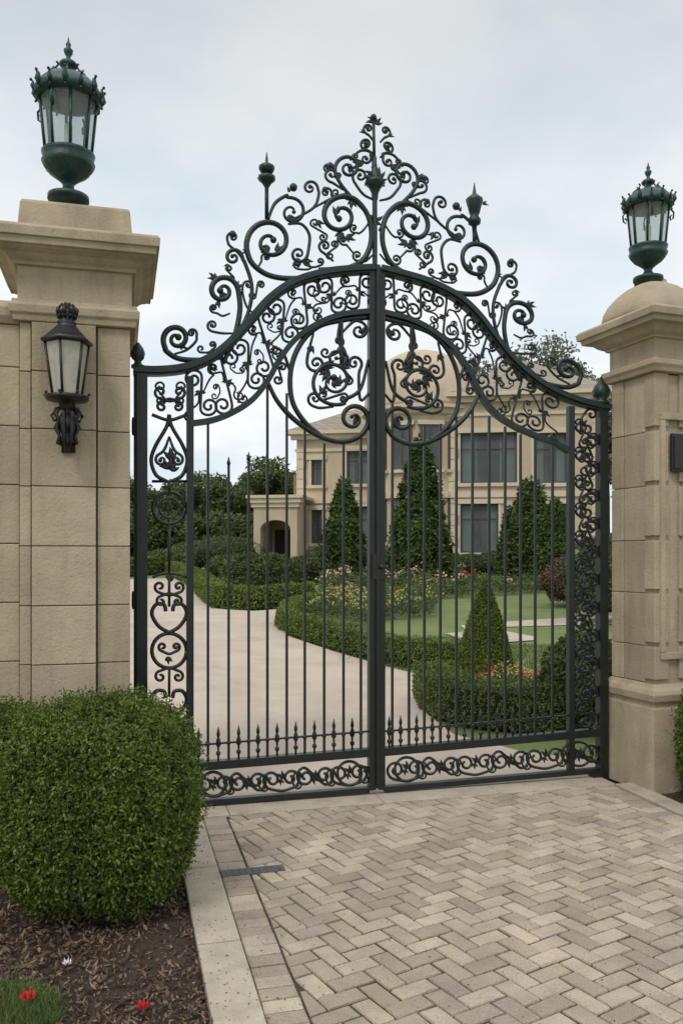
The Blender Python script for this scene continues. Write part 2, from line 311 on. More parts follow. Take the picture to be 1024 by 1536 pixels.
def leafp(mb,x,y,ang,ln,wd=None,mirror=True,v=0):
    wd=wd or ln*.42; a=math.radians(ang); t=np.array([math.cos(a),math.sin(a)]); n=np.array([-t[1],t[0]])
    P=[(x,y)+t*ln*s+n*ln*.14*math.sin(s*3) for s in (0,.25,.5,.75,1)]; ws=[.25,.9,1,.6,.06]
    U=toG(P)
    def do(U):
        mb.strip(G,U,[wd*PX/2*k for k in ws],ln*PX*.09,v,6)
    do(U)
    if mirror:
        u2,dz=um(U[:,0]); do(np.stack([u2,U[:,1]+dz],1))
def spray(mb,x,y,ang,ln,n=3,mirror=True):
    for i in range(n): leafp(mb,x,y,ang+(i-(n-1)/2)*38,ln*(1 if i==(n-1)/2 else .8),mirror=mirror)
rail=MB(); inf=MB(); crown=MB(); loop=MB()
OUT=[(200,556),(240,557),(280,552),(315,538),(345,515),(375,482),(405,449),(440,425),(485,411),(525,406),(560,404)]
INN=[(283,636),(320,630),(352,617),(380,598),(402,570),(420,538),(445,507),(480,484),(515,472),(560,467)]
path(rail,OUT,13,15,square=True); path(rail,OUT,7,24,square=True)
path(rail,INN,8,12,square=True)
path(rail,[(822,655),(838,668),(856,679)],8,12,square=True,mirror=False)
def vbar(mb,x,y0,y1,w,d=None,v=0,off=0):
    (u,z0)=G.sv(x,y0,v); (_,z1)=G.sv(x,y1,v); hw=w*PX/2; hd=(d or w)*PX/2
    mb.box(G,u+off-hw,u+off+hw,v-hd,v+hd,min(z0,z1),max(z0,z1))
posts=MB()
vbar(posts,213,556,1235,15,16); vbar(posts,203,560,1235,4,8,v=.03)
vbar(posts,285,565,1200,10,11)
vbar(posts,557,404,1184,10,14); vbar(posts,571,404,1183,10,14); vbar(posts,564,400,1180,6,22)
vbar(posts,855,610,1158,10,11); vbar(posts,902,607,1166,15,16)
def rl(mb,a,b,w,d): mb.strip(G,toG([a,b]),w*PX/2,d*PX/2,0,square=True)
rl(posts,(285,1150),(553,1128),12,14); rl(posts,(285,1205),(553,1184),8,12)
rl(posts,(575,1127),(905,1097),12,14); rl(posts,(575,1183),(908,1154),8,12)
rl(posts,(213,1150),(285,1153),6,8)
posts.obj('posts_and_rails',IRON,gate,bevel=.003)
hw=MB()
for x,y in ((902,700),(902,1000),(213,640),(213,900)):
    u,z=G.sv(x,y); hw.lathe(G.W(u+(.05 if x>500 else -.045),0,z-.06),[(0,.018),(.02,.022),(.1,.022),(.12,.018)],10)
u,z=G.sv(890,1166); hw.box(G,u-.03,u+.05,-.04,.04,.005,.05)
u,z=G.sv(564,850); hw.box(G,u-.045,u+.045,-.05,-.037,z-.09,z+.09); hw.ball(G.W(u+.02,-.065,z),.02)
hw.obj('hinges_and_lock',BLACK,gate,bevel=.002)
fin=MB()
def fin_at(x,y,prof,s,n=12,rot=0):
    u,z=G.sv(x,y); fin.lathe(G.W(u,0,z),prof,n,s/ F*(G.W(u,0,0)[1]),rot)
fin_at(207,552,[(0,10),(4,10),(6,6),(10,5),(14,9),(22,11),(30,8),(34,5),(38,2)],1)
fin_at(901,607,[(0,12),(4,13),(7,7),(12,12),(20,14),(28,10),(34,5),(42,1)],1)
fl=[(0,3),(12,3),(20,8),(24,13),(29,13),(32,7),(36,4),(39,7),(42,8),(46,5),(49,2.5),(56,2),(66,.5)]
fin_at(400,294,[(-34,3)]+[(h,r) for h,r in fl],1)
fin_at(400,262,[(0,3),(3,9),(8,12),(12,12),(15,8),(16,3)],1)
fin_at(711,352,[(-14,3),(0,3),(14,4),(16,9),(22,10),(28,6),(32,8),(40,10),(50,13),(53,13),(58,7),(62,3),(78,.5)],1)
Co=cr(OUT[2:],12); Ci=cr(INN,12)
def samp(C,t):
    d=np.r_[0,np.cumsum(np.hypot(*np.diff(C,axis=0).T))]; s=t*d[-1]; return np.array([np.interp(s,d,C[:,0]),np.interp(s,d,C[:,1])])
n=8
for i in range(n):
    t=(i+.5)/n; a=samp(Co,t); b=samp(Ci,t); tg=samp(Co,min(1,t+.03))-samp(Co,max(0,t-.03)); tg=tg/np.hypot(*tg); an=math.degrees(math.atan2(tg[1],tg[0]))
    wv=b-a; L_=np.hypot(*wv); nv=wv/L_; q=a+wv*.5; f=1 if i%2 else -1; rr=min(15,L_*.21)
    A_=q-tg*11+nv*f*(L_*.5-rr-5); B_=q+tg*11-nv*f*(L_*.5-rr-5)
    an2=math.degrees(math.atan2(*(B_-A_)[::-1])); dd=np.hypot(*(B_-A_))
    cscroll(inf,q[0],q[1],dd,rr,an2,'S',2,w=4.0,turns=1.45,flip=f)
    for q3,rz,fz in ((q+tg*20+nv*f*(L_*.5-15),9,f),(q-tg*20-nv*f*(L_*.5-15),9,-f)):
        scroll(inf,[tuple(q+tg*4*(1 if fz==f else -1)),tuple((q+q3)/2+tg*4)],q3[0],q3[1],rz,an+90*fz+180,1.25,-fz,w=3.0,ball=2.4)
        spray(inf,q3[0],q3[1],an+rng.uniform(0,360),9,2)
    spray(inf,q[0],q[1],an2+90,12,3); spray(inf,q[0],q[1],an2-90,10,2)
    cscroll(inf,*(q+tg*22+nv*f*(-6)),13,5.5,an+60*f,'C',2,w=2.4)
    for f2 in (.07,.93):
        q2=a+wv*f2+tg*18*f; gu,gzz=G.sv(*q2); inf.ball(G.W(gu,0,gzz),.012)
S=lambda *a,**k: scroll(crown,*a,**k)
S([(478,404),(520,402),(546,388),(557,358),(552,324),(535,301)],511,324,31,-75,1.45,-1,w=8.5,ball=5)
S([(520,404),(480,413),(440,418),(403,413),(378,395)],405,363,37,165,1.45,1,w=8.5,ball=5)
S([(402,330),(412,305),(430,293)],437,318,23,-110,1.3,1,w=5.5)
S([(432,336),(452,336),(464,352),(463,372)],448,381,14,-10,1.4,1,w=5)
S([(438,330),(470,312),(478,292)],465,282,12,10,1.3,-1,w=4.6)
S([(470,312),(492,300),(500,296)],489,289,9,30,1.2,-1,w=4.2)
S([(335,545),(352,505),(360,465)],334,436,24,5,1.5,-1,w=8,ball=5)
S([(350,512),(372,470),(378,430),(368,396)],350,386,14,10,1.4,-1,w=6)
S([(366,392),(356,378),(344,368)],349,356,9,150,1.2,1,w=4.2)
S([(335,536),(300,540),(268,538),(250,527)],265,508,22,140,1.5,1,w=8,ball=5)
S([(262,531),(280,525),(294,512)],288,500,8,30,1.2,-1,w=4)
S([(350,500),(335,500),(322,498)],319,488,9,100,1.2,1,w=4)
S([(345,470),(334,474),(326,470)],321,462,7,100,1.1,1,w=3.6)
S([(380,470),(370,460),(364,440)],372,428,8,170,1.1,1,w=3.6)
S([(561,345),(548,318),(527,296),(510,275)],522,252,21,160,1.45,1,w=6,ball=4)
S([(561,300),(545,292),(533,276)],540,264,12,150,1.3,1,w=4.6)
S([(515,285),(500,275)],497,262,11,100,1.2,1,w=4.4)
S([(505,262),(500,250)],491,253,8,0,1.2,-1,w=3.8)
S([(525,240),(540,226),(556,228)],548,238,9,-40,1.1,1,w=4.4)
S([(560,235),(552,226)],549,216,9,120,1.3,1,w=4.4)
S([(560,212),(554,204)],552,193,8,110,1.3,1,w=4)
S([(561,380),(548,392)],536,383,9,60,1.2,1,w=3.8)
S([(500,392),(486,380)],487,369,10,110,1.3,1,w=4.4)
S([(385,404),(392,392)],399,386,7,180,1.2,1,w=3.6)
S([(530,380),(520,368)],515,360,8,60,1.2,1,w=3.8)
S([(556,330),(545,345),(538,350)],531,342,8,60,1.1,1,w=3.6)
S([(470,400),(462,404),(450,404)],446,396,7,100,1.1,1,w=3.4)
for cx,cy,d,r,a,kd,f in ((478,345,24,7,60,'S',1),(470,392,20,6,0,'C',1),(498,375,18,6,-70,'S',-1),(512,292,18,6,20,'S',1),(536,240,12,5,60,'S',1),(385,435,20,6,-50,'S',1),(310,520,18,6,-20,'C',1),(345,410,14,5,80,'S',1)):
    cscroll(crown,cx,cy,d,r,a,kd,3,w=3.4,flip=f)
path(crown,[(562,406),(562,330),(561,236)],8,9,mirror=False)
path(crown,[(561,236),(560,180)],5,5,mirror=False,smooth=False)
for x,y,a,l,k in ((515,350,120,18,3),(520,352,30,16,3),(452,392,150,16,3),(460,388,60,14,3),(412,375,-30,16,3),(405,372,150,16,3),(500,255,-120,14,3),(530,300,100,15,3),(478,330,70,14,3),(352,430,-20,14,3),(330,452,110,14,2),(322,420,-130,14,3),(270,515,30,14,3),(345,398,150,12,2),(432,288,-80,11,2),(540,250,-150,14,3),(552,222,-140,11,3),(500,320,-60,14,3),(372,378,180,12,2),(395,268,-160,12,2),(546,200,-150,10,2),(524,250,40,14,3),(512,262,150,12,3),(434,322,60,13,3),(333,438,60,13,3)):
    spray(crown,x,y,a,l,k)
for x,y,r in ((440,281,6),(349,351,5),(487,284,4),(560,176,5),(492,249,4)):
    for mi in ((0,1) if abs(x-560)>5 else (0,)):
        u,z=G.sv(x,y)
        if mi: u,dz=um(np.array(u)); u=float(u); z+=float(dz)
        crown.ball(G.W(u,0,z),r*PX,10,6)
u,z=G.sv(562,290); crown.lathe(G.W(u,0,z),[(-.08,.01),(-.04,.022),(0,.026),(.04,.045),(.07,.075),(.09,.07),(.11,.03),(.15,.03),(.19,.018),(.26,.008)],12)
for a in range(0,360,36): spray(crown,562,268,a,19,1,False); 
for a in (-90,-140,-40,180,0): spray(crown,561,184,a,13,1,False)
for a in (-150,-30,150,30): spray(crown,562,330,a,14,1,False)
lp=lambda *a,**k: scroll(loop,*a,**k)
lp([(402,574),(416,602),(442,630),(478,654),(512,663),(538,655)],530,628,24,30,1.45,-1,w=8)
path(loop,[(552,476),(515,480),(477,490),(450,517),(436,556),(438,600),(456,632),(482,655)],8,8)
lp([(552,540),(540,585),(515,600)],500,572,38,60,1.6,1,w=6,ball=5)
lp([(510,480),(507,510),(520,535)],505,535,16,0,1.3,1,w=5)
lp([(512,500),(530,482)],538,496,14,-80,1.3,1,w=5)
lp([(553,590),(540,600)],531,545,13,60,1.3,-1,w=5)
lp([(470,500),(462,530)],474,545,14,180,1.4,-1,w=5)
lp([(500,610),(480,612)],472,598,12,90,1.3,1,w=4.6)
cscroll(loop,500,595,30,8,10,'S',w=4); cscroll(loop,498,520,26,8,-40,'C',w=4); cscroll(loop,520,560,22,7,80,'S',w=4)
cscroll(loop,420,560,20,7,-70,'S',w=3.8); 
path(loop,[(436,560),(425,530),(412,520)],5,6)
for x,y,a,l,k in ((485,545,40,22,4),(495,560,150,22,4),(515,520,100,18,3),(540,500,-60,15,3),(530,630,0,15,4),(480,590,-60,16,3),(512,545,-30,20,4),(470,520,120,14,3),(505,575,-90,18,4),(498,572,20,16,3)): spray(loop,x,y,a,l,k)
path(loop,[(512,476),(512,545)],6,7)
side=MB(); K=dict(mirror=False)
def pair(cx,cy,d,r,fl_=1,ang=0): cscroll(side,cx,cy,d,r,ang,'C',4,w=4.2,flip=fl_,**K)
pair(255,588,28,10,1); pair(255,610,24,8,-1); cscroll(side,241,590,20,8,90,'S',**K); cscroll(side,270,590,20,8,90,'S',flip=-1,**K)
for sx in (-1,1):
    path(side,[(254,622),(254+sx*4,640),(254+sx*20,668),(254+sx*27,690),(254+sx*20,712),(254+sx*4,722)],5.5,6,mirror=False)
    scroll(side,[(254,655),(254+sx*6,672)],254+sx*12,690,10,-90 ,1.3,sx,w=4.2,mirror=False)
spray(side,254,690,-90,20,3,False); spray(side,254,704,-90,20,5,False)
path(side,[(228,622),(254,630),(281,622)],5,5,mirror=False); 
path(side,[(228,722),(281,722)],4,5,mirror=False,smooth=False)
path(side,vol(254,762,24,0,1,1,1.0),5.5,5,mirror=False,smooth=False)
path(side,vol(254,762,15,0,1,1,1.0),3.5,5,mirror=False,smooth=False); spray(side,254,765,-90,12,3,False); spray(side,254,760,90,12,3,False)
path(side,[(254,622),(254,640)],4,5,mirror=False,smooth=False); path(side,[(254,722),(254,738)],4,5,mirror=False,smooth=False); path(side,[(254,786),(254,860)],4,5,mirror=False,smooth=False)
for y0 in (880,1085):
    pair(254,y0,28,9,1); pair(254,y0+22,24,8,-1); path(side,[(254,y0-22),(254,y0+30)],4,5,mirror=False,smooth=False); spray(side,254,y0-8,-90,13,3,False)
path(side,[(229,866),(240,862),(254,860),(268,862),(280,866)],4,5,mirror=False)
for y0 in (915,1045): 
    for sx in (-1,1): path(side,[(254,y0+34),(254+sx*16,y0+24),(254+sx*26,y0+6),(254+sx*20,y0-8),(254+sx*8,y0-8),(254+sx*5,y0+2)],5.5,5,mirror=False)
path(side,vol(254,976,26,0,1,1,1.0),5.5,5,mirror=False,smooth=False); pair(254,970,20,7,1); spray(side,254,985,90,12,3,False)
pair(254,1015,26,9,-1); path(side,[(254,1000),(254,1045)],4,5,mirror=False,smooth=False)
for i,y in enumerate(range(632,1092,21)):
    sx=(-1)**i
    cscroll(side,878+sx*5,y,22,9.5,90+sx*18,'S' if i%3 else 'C',3,w=4.2,flip=sx,**K)
    cscroll(side,878-sx*9,y+8,13,6,70*sx,'C',3,w=3.4,flip=-sx,**K)
    spray(side,878-sx*8,y+5,-90+sx*50,13,3,False)
def frieze(x0,y0,x1,y1,n,r):
    for i in range(n):
        t=(i+.5)/n; x=x0+(x1-x0)*t; y=y0+(y1-y0)*t; fl_=(-1)**i; dx=(x1-x0)/n
        cscroll(side,x,y,dx*.56,r,math.degrees(math.atan2(y1-y0,x1-x0)),'S' if i%2 else 'C',3,w=4.4,flip=fl_,turns=1.45,**K)
        cscroll(side,x+dx*.5,y+2,r*.9,r*.45,90,'C',3,w=3.2,**K)
        spray(side,x,y,-90*fl_,13,3,False); spray(side,x,y,90*fl_,10,3,False)
frieze(296,1179,548,1158,5,15); frieze(582,1156,895,1128,6,15)
for cx,cy in ((320,1176),(524,1160),(610,1154),(868,1131)): path(side,vol(cx,cy,18,0,1,1,1.0),4.5,5,mirror=False,smooth=False)
inf.obj('arch_scrollwork',IRON,gate,True); crown.obj('crown_scrollwork',IRONG,gate,True); loop.obj('heart_scrolls',IRON,gate,True); side.obj('panel_scrollwork',IRON,gate,True)
rail.obj('arched_rails',IRONG,gate,bevel=.002)
bars=MB(); sp=MB()
railY=lambda x: 1148-(x-285)*.078 if x<565 else 1127-(x-575)*.091
BL=[(312,633),(343,697),(373,690),(401,572),(430,590),(457,645),(486,665),(515,664),(541,655)]
BR=[(588,600),(613,634),(636,638),(660,636),(684,625),(708,612),(733,625),(757,640),(780,652),(802,660),(828,668)]
for x,y in BL+BR:
    u,z1=G.sv(x,y); _,z0=G.sv(x,railY(x)); s=.0085
    bars.box(G,u-s,u+s,-s,s,z0,z1)
    if x in (343,373): sp.lathe(G.W(u,0,z1-.005),[(0,.009),(.015,.014),(.03,.01),(.06,.002)],8)
    sp.lathe(G.W(u,0,z0+.12),[(0,.009),(.01,.016),(.02,.016),(.03,.009)],8)
xs=[x for x,_ in BL]; 
def pick(x):
    u,z0=G.sv(x,railY(x)); c=G.W(u,0,z0)
    sp.lathe(c,[(0,.007),(.05,.007),(.06,.016),(.075,.016),(.085,.007),(.11,.008),(.125,.018),(.16,.014),(.175,.007),(.19,.012),(.205,.012),(.25,.002)],8)
for x in [298]+[(a+b)/2 for a,b in zip(xs[:-1],xs[1:])]+[528]: pick(x)
xs=[579]+[x for x,_ in BR]
for a,b in zip(xs[:-1],xs[1:]): 
    pick((a+b)/2)
rl(bars,(290,1118),(553,1097),2.5,4); rl(bars,(575,1097),(853,1073),2.5,4)
bars.obj('vertical_bars',IRON,gate); sp.obj('spear_pickets',IRON,gate,True); fin.obj('finials',IRONG,gate,True)
# ---------------------------------------------------------------- lanterns
def lantern(name,c,s):
    e=empty(name); m=MB()
    m.lathe(c,[(-22,26),(0,28),(0,30),(7,30),(10,22),(13,13),(20,8),(25,9),(29,13),(33,18),(40,28),(50,36),(56,39),(60,35),(66,38),(70,39),(71,32)],24,s)
    m.lathe(c,[(150,42),(152,49),(157,50),(160,50),(164,47),(170,44),(180,34),(187,20),(191,9),(196,5),(200,11),(204,14),(208,11),(211,4),(216,3),(221,6),(226,7),(230,3),(235,4),(238,2),(246,.4)],24,s)
    m.obj('base_and_roof',LANT,e,True)
    m=MB(); n=8
    for i in range(n):
        a=2*math.pi*(i+.5)/n; p0=(c[0]+s*33*math.cos(a),c[1]+s*33*math.sin(a),c[2]+s*70); p1=(c[0]+s*41*math.cos(a),c[1]+s*41*math.sin(a),c[2]+s*151); m.tube3([p0,p1],s*2.3,6)
    for i in range(14):
        a=2*math.pi*i/14; ca,sa=math.cos(a),math.sin(a); k=1 if i%2 else .6
        m.tube3([(c[0]+s*r*ca,c[1]+s*r*sa,c[2]+s*h) for r,h in ((48,154),(51,161),(50,163+7*k),(54,164+10*k))],[s*2.5,s*3.6*k+s,s*3*k,s*1],6)
        m.ball((c[0]+s*53*ca,c[1]+s*53*sa,c[2]+s*(163+11*k)),s*2.4,6,4)
        m.ball((c[0]+s*49*ca,c[1]+s*49*sa,c[2]+s*150),s*2.2,6,4)
    for i in range(16):
        a=2*math.pi*i/16; ca,sa=math.cos(a),math.sin(a)
        m.tube3([(c[0]+s*r*ca,c[1]+s*r*sa,c[2]+s*h) for r,h in ((20,36),(31,46),(38,56))],[s*1,s*2.2,s*.8],5)
    for i in range(8):
        a=2*math.pi*(i+.3)/8; ca,sa=math.cos(a),math.sin(a)
        m.tube3([(c[0]+s*r*ca,c[1]+s*r*sa,c[2]+s*h) for r,h in ((40,168),(34,180),(24,188),(18,196),(22,199))],s*1.8,5)
    for i in range(4):
        a=2*math.pi*(i+.5)/4+.6; ca,sa=math.cos(a),math.sin(a)
        m.tube3([(c[0]+s*r*ca,c[1]+s*r*sa,c[2]+s*h) for r,h in ((44,146),(50,138),(49,126),(44,122),(43,130),(46,133))],s*1.8,6)
    m.obj('ribs_and_acanthus_crown',LANT,e,True)
    m=MB(); m.rings([[(c[0]+s*r*math.cos(2*math.pi*(i+.5)/8),c[1]+s*r*math.sin(2*math.pi*(i+.5)/8),c[2]+s*h) for i in range(8)] for h,r in ((70,32),(151,40))],cap=False); m.obj('glass_panes',GLASS,e)
    m=MB(); m.lathe(c,[(71,10),(75,10),(76,6),(112,6),(118,2)],12,s); m.obj('candle',CANDLE,e,True); return e
# ---------------------------------------------------------------- left pillar
lpil=empty('stone_pillar')
zc=[3.13,2.83,2.48,2.13,1.765,1.40,1.04,.69,.33,-.02]; blk=MB()
for a,b in zip(zc[1:],zc[:-1]):
    t=b-.0028; q=a+.0028
    blk.box(G,-2.298,-1.925,-.355,-.10,q,t)
    blk.box(G,-1.915,-1.720,-.32,.42,q,t)
    blk.box(G,-2.370,-2.306,-.32,.42,q,t)
blk.obj('shaft_blocks',STONE,lpil,bevel=.004)
cm=MB(); cm.box(G,-2.36,-1.73,-.305,.41,-.02,3.12); cm.obj('core',MORTAR,lpil)
cap=MB(); uc,vc,hu,hv=-2.045,.05,.325,.37
cap.rect(G,uc,vc,[(z,hu+o,hv+o) for z,o in ((3.13,.0),(3.132,.035),(3.165,.042),(3.18,.055),(3.225,.06),(3.24,.045),(3.262,.04),(3.264,.0))])
cap.rect(G,uc,vc,[(z,hu+o,hv+o) for z,o in ((3.266,.012),(3.47,.012),(3.472,.035),(3.49,.04),(3.505,.06),(3.53,.085),(3.55,.125),(3.558,.135),(3.56,.155),(3.60,.16),(3.602,.175),(3.655,.178),(3.674,.165))])
cap.rect(G,uc,vc-.05,[(3.676,.345,.33),(3.70,.34,.325),(3.87,.325,.31),(3.89,.315,.30)])
cap.obj('cornice_and_pedestal',STONE2,lpil,bevel=.004)
def cen(px,v): return G.sv(px,0,v)[0]
u=cen(103,-.17); W=G.W(u,-.17,3.955); lantern('pillar_lantern',W,W[1]/F)
def wall(name,fr,u0,u1,v0,v1,H,ch=.36):
    e=empty(name); m=MB(); z=-.02; k=0
    while z<H-.05:
        z2=min(z+ch,H); first=True; x=u1
        while x>u0+.01:
            L_=.62 if not(first and k%2) else .34; first=False; x2=max(x-L_,u0); m.box(fr,x2+.003,x-.003,v0,v1,z+.0028,z2-.0028); x=x2
        z=z2; k+=1
    m.obj('blocks',STONE,e,bevel=.005)
    m=MB(); a,b=u0,u1; m.box(fr,a+.004,b-.004,v0+.012,v1-.012,-.02,H-.01); m.obj('core',MORTAR,e)
    m=MB(); vm=(v0+v1)/2; hv=(v1-v0)/2; m.rect(fr,(a+b)/2,vm,[(H,(b-a)/2-.002,hv+.02),(H+.04,(b-a)/2-.002,hv+.05),(H+.09,(b-a)/2-.002,hv+.06),(H+.13,(b-a)/2-.002,hv+.04),(H+.16,(b-a)/2-.002,hv-.06)]); m.obj('coping',STONE2,e,bevel=.004)
wall('stone_wall',G,-9,-2.372,-.285,.25,3.12)
# ---------------------------------------------------------------- sconce
sco=empty('wall_sconce'); u=cen(101,-.50); c0=G.W(u,-.50,0); s=c0[1]/F; zb=EYE+(HZ-680)*s
c=(c0[0],c0[1],zb); m=MB()
m.lathe(c,[(0,1),(3,5),(8,4),(12,8),(20,11),(28,7),(33,10),(42,14),(52,13),(58,8),(64,7),(70,11),(76,13),(79,30),(83,32),(86,31),(87,22)],16,s)
m.lathe(c,[(163,31),(165,38),(169,38),(172,33),(180,25),(188,17),(193,13),(196,15),(200,10),(206,13),(212,12),(217,7),(222,9),(226,2)],6,s,.5)
for i in range(6):
    a=2*math.pi*(i+.5)/6; m.tube3([(c[0]+s*21*math.cos(a),c[1]+s*21*math.sin(a),c[2]+s*86),(c[0]+s*32*math.cos(a),c[1]+s*32*math.sin(a),c[2]+s*164)],s*2,6)
for i in range(8):
    a=2*math.pi*i/8; m.tube3([(c[0]+s*r*math.cos(a),c[1]+s*r*math.sin(a),c[2]+s*h) for r,h in ((6,10),(14,16),(12,26),(17,38),(13,50),(18,58),(10,66))],[s*1,s*3.5,s*2,s*4,s*2,s*3,s*1],5); m.ball((c[0]+s*33*math.cos(a),c[1]+s*33*math.sin(a),c[2]+s*88),s*2.6,6,4)
    m.ball((c[0]+s*12*math.cos(a),c[1]+s*12*math.sin(a),c[2]+s*205),s*4,6,4)
    m.tube3([(c[0]+s*r*math.cos(a),c[1]+s*r*math.sin(a),c[2]+s*h) for r,h in ((13,206),(15,214),(8,224))],[s*3,s*3,s*1],5)
for sx in (-1,1):
    m.tube3([G.W(u+sx*a*s,-.5,zb+b*s) for a,b in ((4,70),(16,66),(22,56),(18,48),(12,52))],s*2.4,6)
m.tube3([G.W(u,-.36,zb+s*20),G.W(u,-.42,zb+s*25),G.W(u,-.5,zb+s*45)],s*6,8); m.tube3([G.W(u,-.36,zb+s*70),G.W(u,-.43,zb+s*62),G.W(u,-.5,zb+s*66)],s*5,8)
m.box(G,u-.04,u+.04,-.375,-.357,zb+s*5,zb+s*85)
m.obj('lantern_frame_and_bracket',BLACK,sco,True)
m=MB(); m.rings([[(c[0]+s*r*math.cos(2*math.pi*(i+.5)/6),c[1]+s*r*math.sin(2*math.pi*(i+.5)/6),c[2]+s*h) for i in range(6)] for h,r in ((87,20),(164,31))],cap=False); m.obj('glass_panes',FROST,sco)
m=MB(); m.lathe(c,[(87,7),(90,7),(130,7),(135,2)],10,s); m.obj('candle',CANDLE,sco,True)
# ---------------------------------------------------------------- right pillar
R_=Fr(2.24,5.99,20); rp=empty('stone_pillar')
T=.055
blk=MB(); zz=[2.99+T,2.62,2.22,1.82,1.43,1.04,.77]
for k,(a,b) in enumerate(zip(zz[1:],zz[:-1])):
    q,t=a+.0028,b-.0028
    blk.box(R_,.05,.18,.05,.16,q+.03,t); blk.box(R_,.05,.40,.40,.53,q,t); blk.box(R_,.062,.39,.163,.397,q,t)
    blk.box(R_,.28,.40,.05,.16,q+.03,t)
blk.obj('shaft_blocks',STONE,rp,bevel=.005)
cm=MB(); cm.box(R_,.072,.38,.072,.51,-.02,2.98+T); cm.obj('core',STONE2,rp)
uc,vc,hu,hv=.225,.29,.175,.24
cap=MB(); cap.rect(R_,uc,vc,[(z,hu+o,hv+o) for z,o in ((-.02,.05),(.60,.05),(.602,.03),(.64,.03),(.65,.055),(.70,.065),(.73,.05),(.745,.02),(.768,.005))])
cap.rect(R_,uc,vc,[(z+T,hu+o,hv+o*1.12) for z,o in ((2.99,.0),(2.992,.03),(3.02,.04),(3.04,.055),(3.075,.055),(3.09,.01),(3.235,.01),(3.237,.03),(3.25,.035),(3.27,.07),(3.29,.09),(3.31,.11),(3.315,.155),(3.35,.16),(3.352,.18),(3.40,.185),(3.42,.17))])
cap.box(R_,.10,.35,.030,.075,.95,1.0); cap.box(R_,.10,.35,.030,.075,2.70,2.75); cap.box(R_,.10,.14,.032,.075,1.002,2.698); cap.box(R_,.31,.35,.032,.075,1.002,2.698)
cap.obj('cornice_plinth_and_panel',STONE2,rp,bevel=.004)
cap=MB(); cap.sup(R_,uc,vc,[(3.421+T,.32),(3.45+T,.325),(3.50+T,.315),(3.56+T,.285),(3.62+T,.235),(3.67+T,.175),(3.70+T,.12),(3.715+T,.10),(3.735+T,.098)],3.0,40); cap.obj('domed_cap',STONE2,rp,True)
W=R_.W(uc-.045,vc-.02,3.730+T); lantern('pillar_lantern',W,.90/246)
m=MB(); m.box(R_,.185,.29,.020,.046,2.32,2.60); m.box(R_,.20,.275,.012,.0195,2.34,2.58); m.obj('intercom_panel',BLACK,rp,bevel=.004)
wall('stone_wall',R_,.42,7,.12,.50,2.9)
# ---------------------------------------------------------------- ground
xs=np.r_[[-400,-150,-60],np.arange(-30,31,3.),[60,150,400]]; ys=np.r_[[-60,-10,0,4],[8],np.arange(11,38,3.),[38,45,60,100,200,600]]
V=[(x,y,gz(y)-.045) for y in ys for x in xs]; n=len(xs); Fc=[[j*n+i,j*n+i+1,(j+1)*n+i+1,(j+1)*n+i] for j in range(len(ys)-1) for i in range(n-1)]
obj('ground',V,Fc,GRASS)
def sheet(name,poly,dz,m,step=.8,parent=None):
    P=np.array(poly,float)
    n=len(P); V=[Vector((float(a),float(b))) for a,b in P]; x0,y0=P.min(0); x1,y1=P.max(0)
    for y in sorted(set(list(np.arange(y0,y1,step))+[8.0,38.0])):
        if y0<y<y1:
            for x in np.arange(x0,x1,.4 if y in(8.0,38.0) else step): V.append(Vector((float(x)+.013,float(y))))
    r=geometry.delaunay_2d_cdt(V,[],[list(range(n))],1,1e-5)
    return obj(name,[(v.x,v.y,gz(v.y)+dz) for v in r[0]],[list(f) for f in r[2]],m,parent)
ln=np.array([gp(*p) for p in ((300,1190),(170,1060),(60,960),(60,885),(200,868),(290,867),(300,880),(316,912),(380,916),(455,910),(520,900),(560,893),(540,905),(470,915),(430,932),(428,952),(500,976),(580,999),(632,1012),(628,1060),(680,1100),(780,1125),(890,1140))])
gl=[G.W(-1.75,-.02,0)[:2],]; gr=[G.W(1.80,-.02,0)[:2]]
sheet('driveway',np.vstack([gl,ln[1:],[gp(960,1140)],gr]),-.008,DRIVE)
sheet('garden_path',[gp(*p) for p in ((668,948),(700,945),(760,945),(800,952),(800,958),(740,962),(700,960))],-.025,CONC)
sheet('garden_path',[gp(*p) for p in ((690,936),(760,930),(890,922),(990,920),(990,932),(890,934),(760,938),(700,944))],-.030,CONC)
m=MB(); m.box(G,-1.10,1.75,-9,-.235,-.06,-.010); m.obj('paving_joint_bed',JOINT)
m=MB(); m.box(G,-1.08,-.02,-.23,.12,-.05,.002); m.box(G,-.015,.86,-.23,.12,-.05,.002); m.box(G,.865,1.80,-.23,.12,-.05,.002); m.box(G,-1.75,-1.085,-.23,.12,-.05,.002); m.obj('threshold_slab',CONC,bevel=.004)
def clip(poly,a,b,cc):
    out=[]
    for i in range(len(poly)):
        p,q=poly[i],poly[(i+1)%len(poly)]; dp=a*p[0]+b*p[1]-cc; dq=a*q[0]+b*q[1]-cc
        if dp<=0: out.append(p)
        if dp*dq<0: t=dp/(dp-dq); out.append((p[0]+(q[0]-p[0])*t,p[1]+(q[1]-p[1])*t))
    return out
pv=MB()
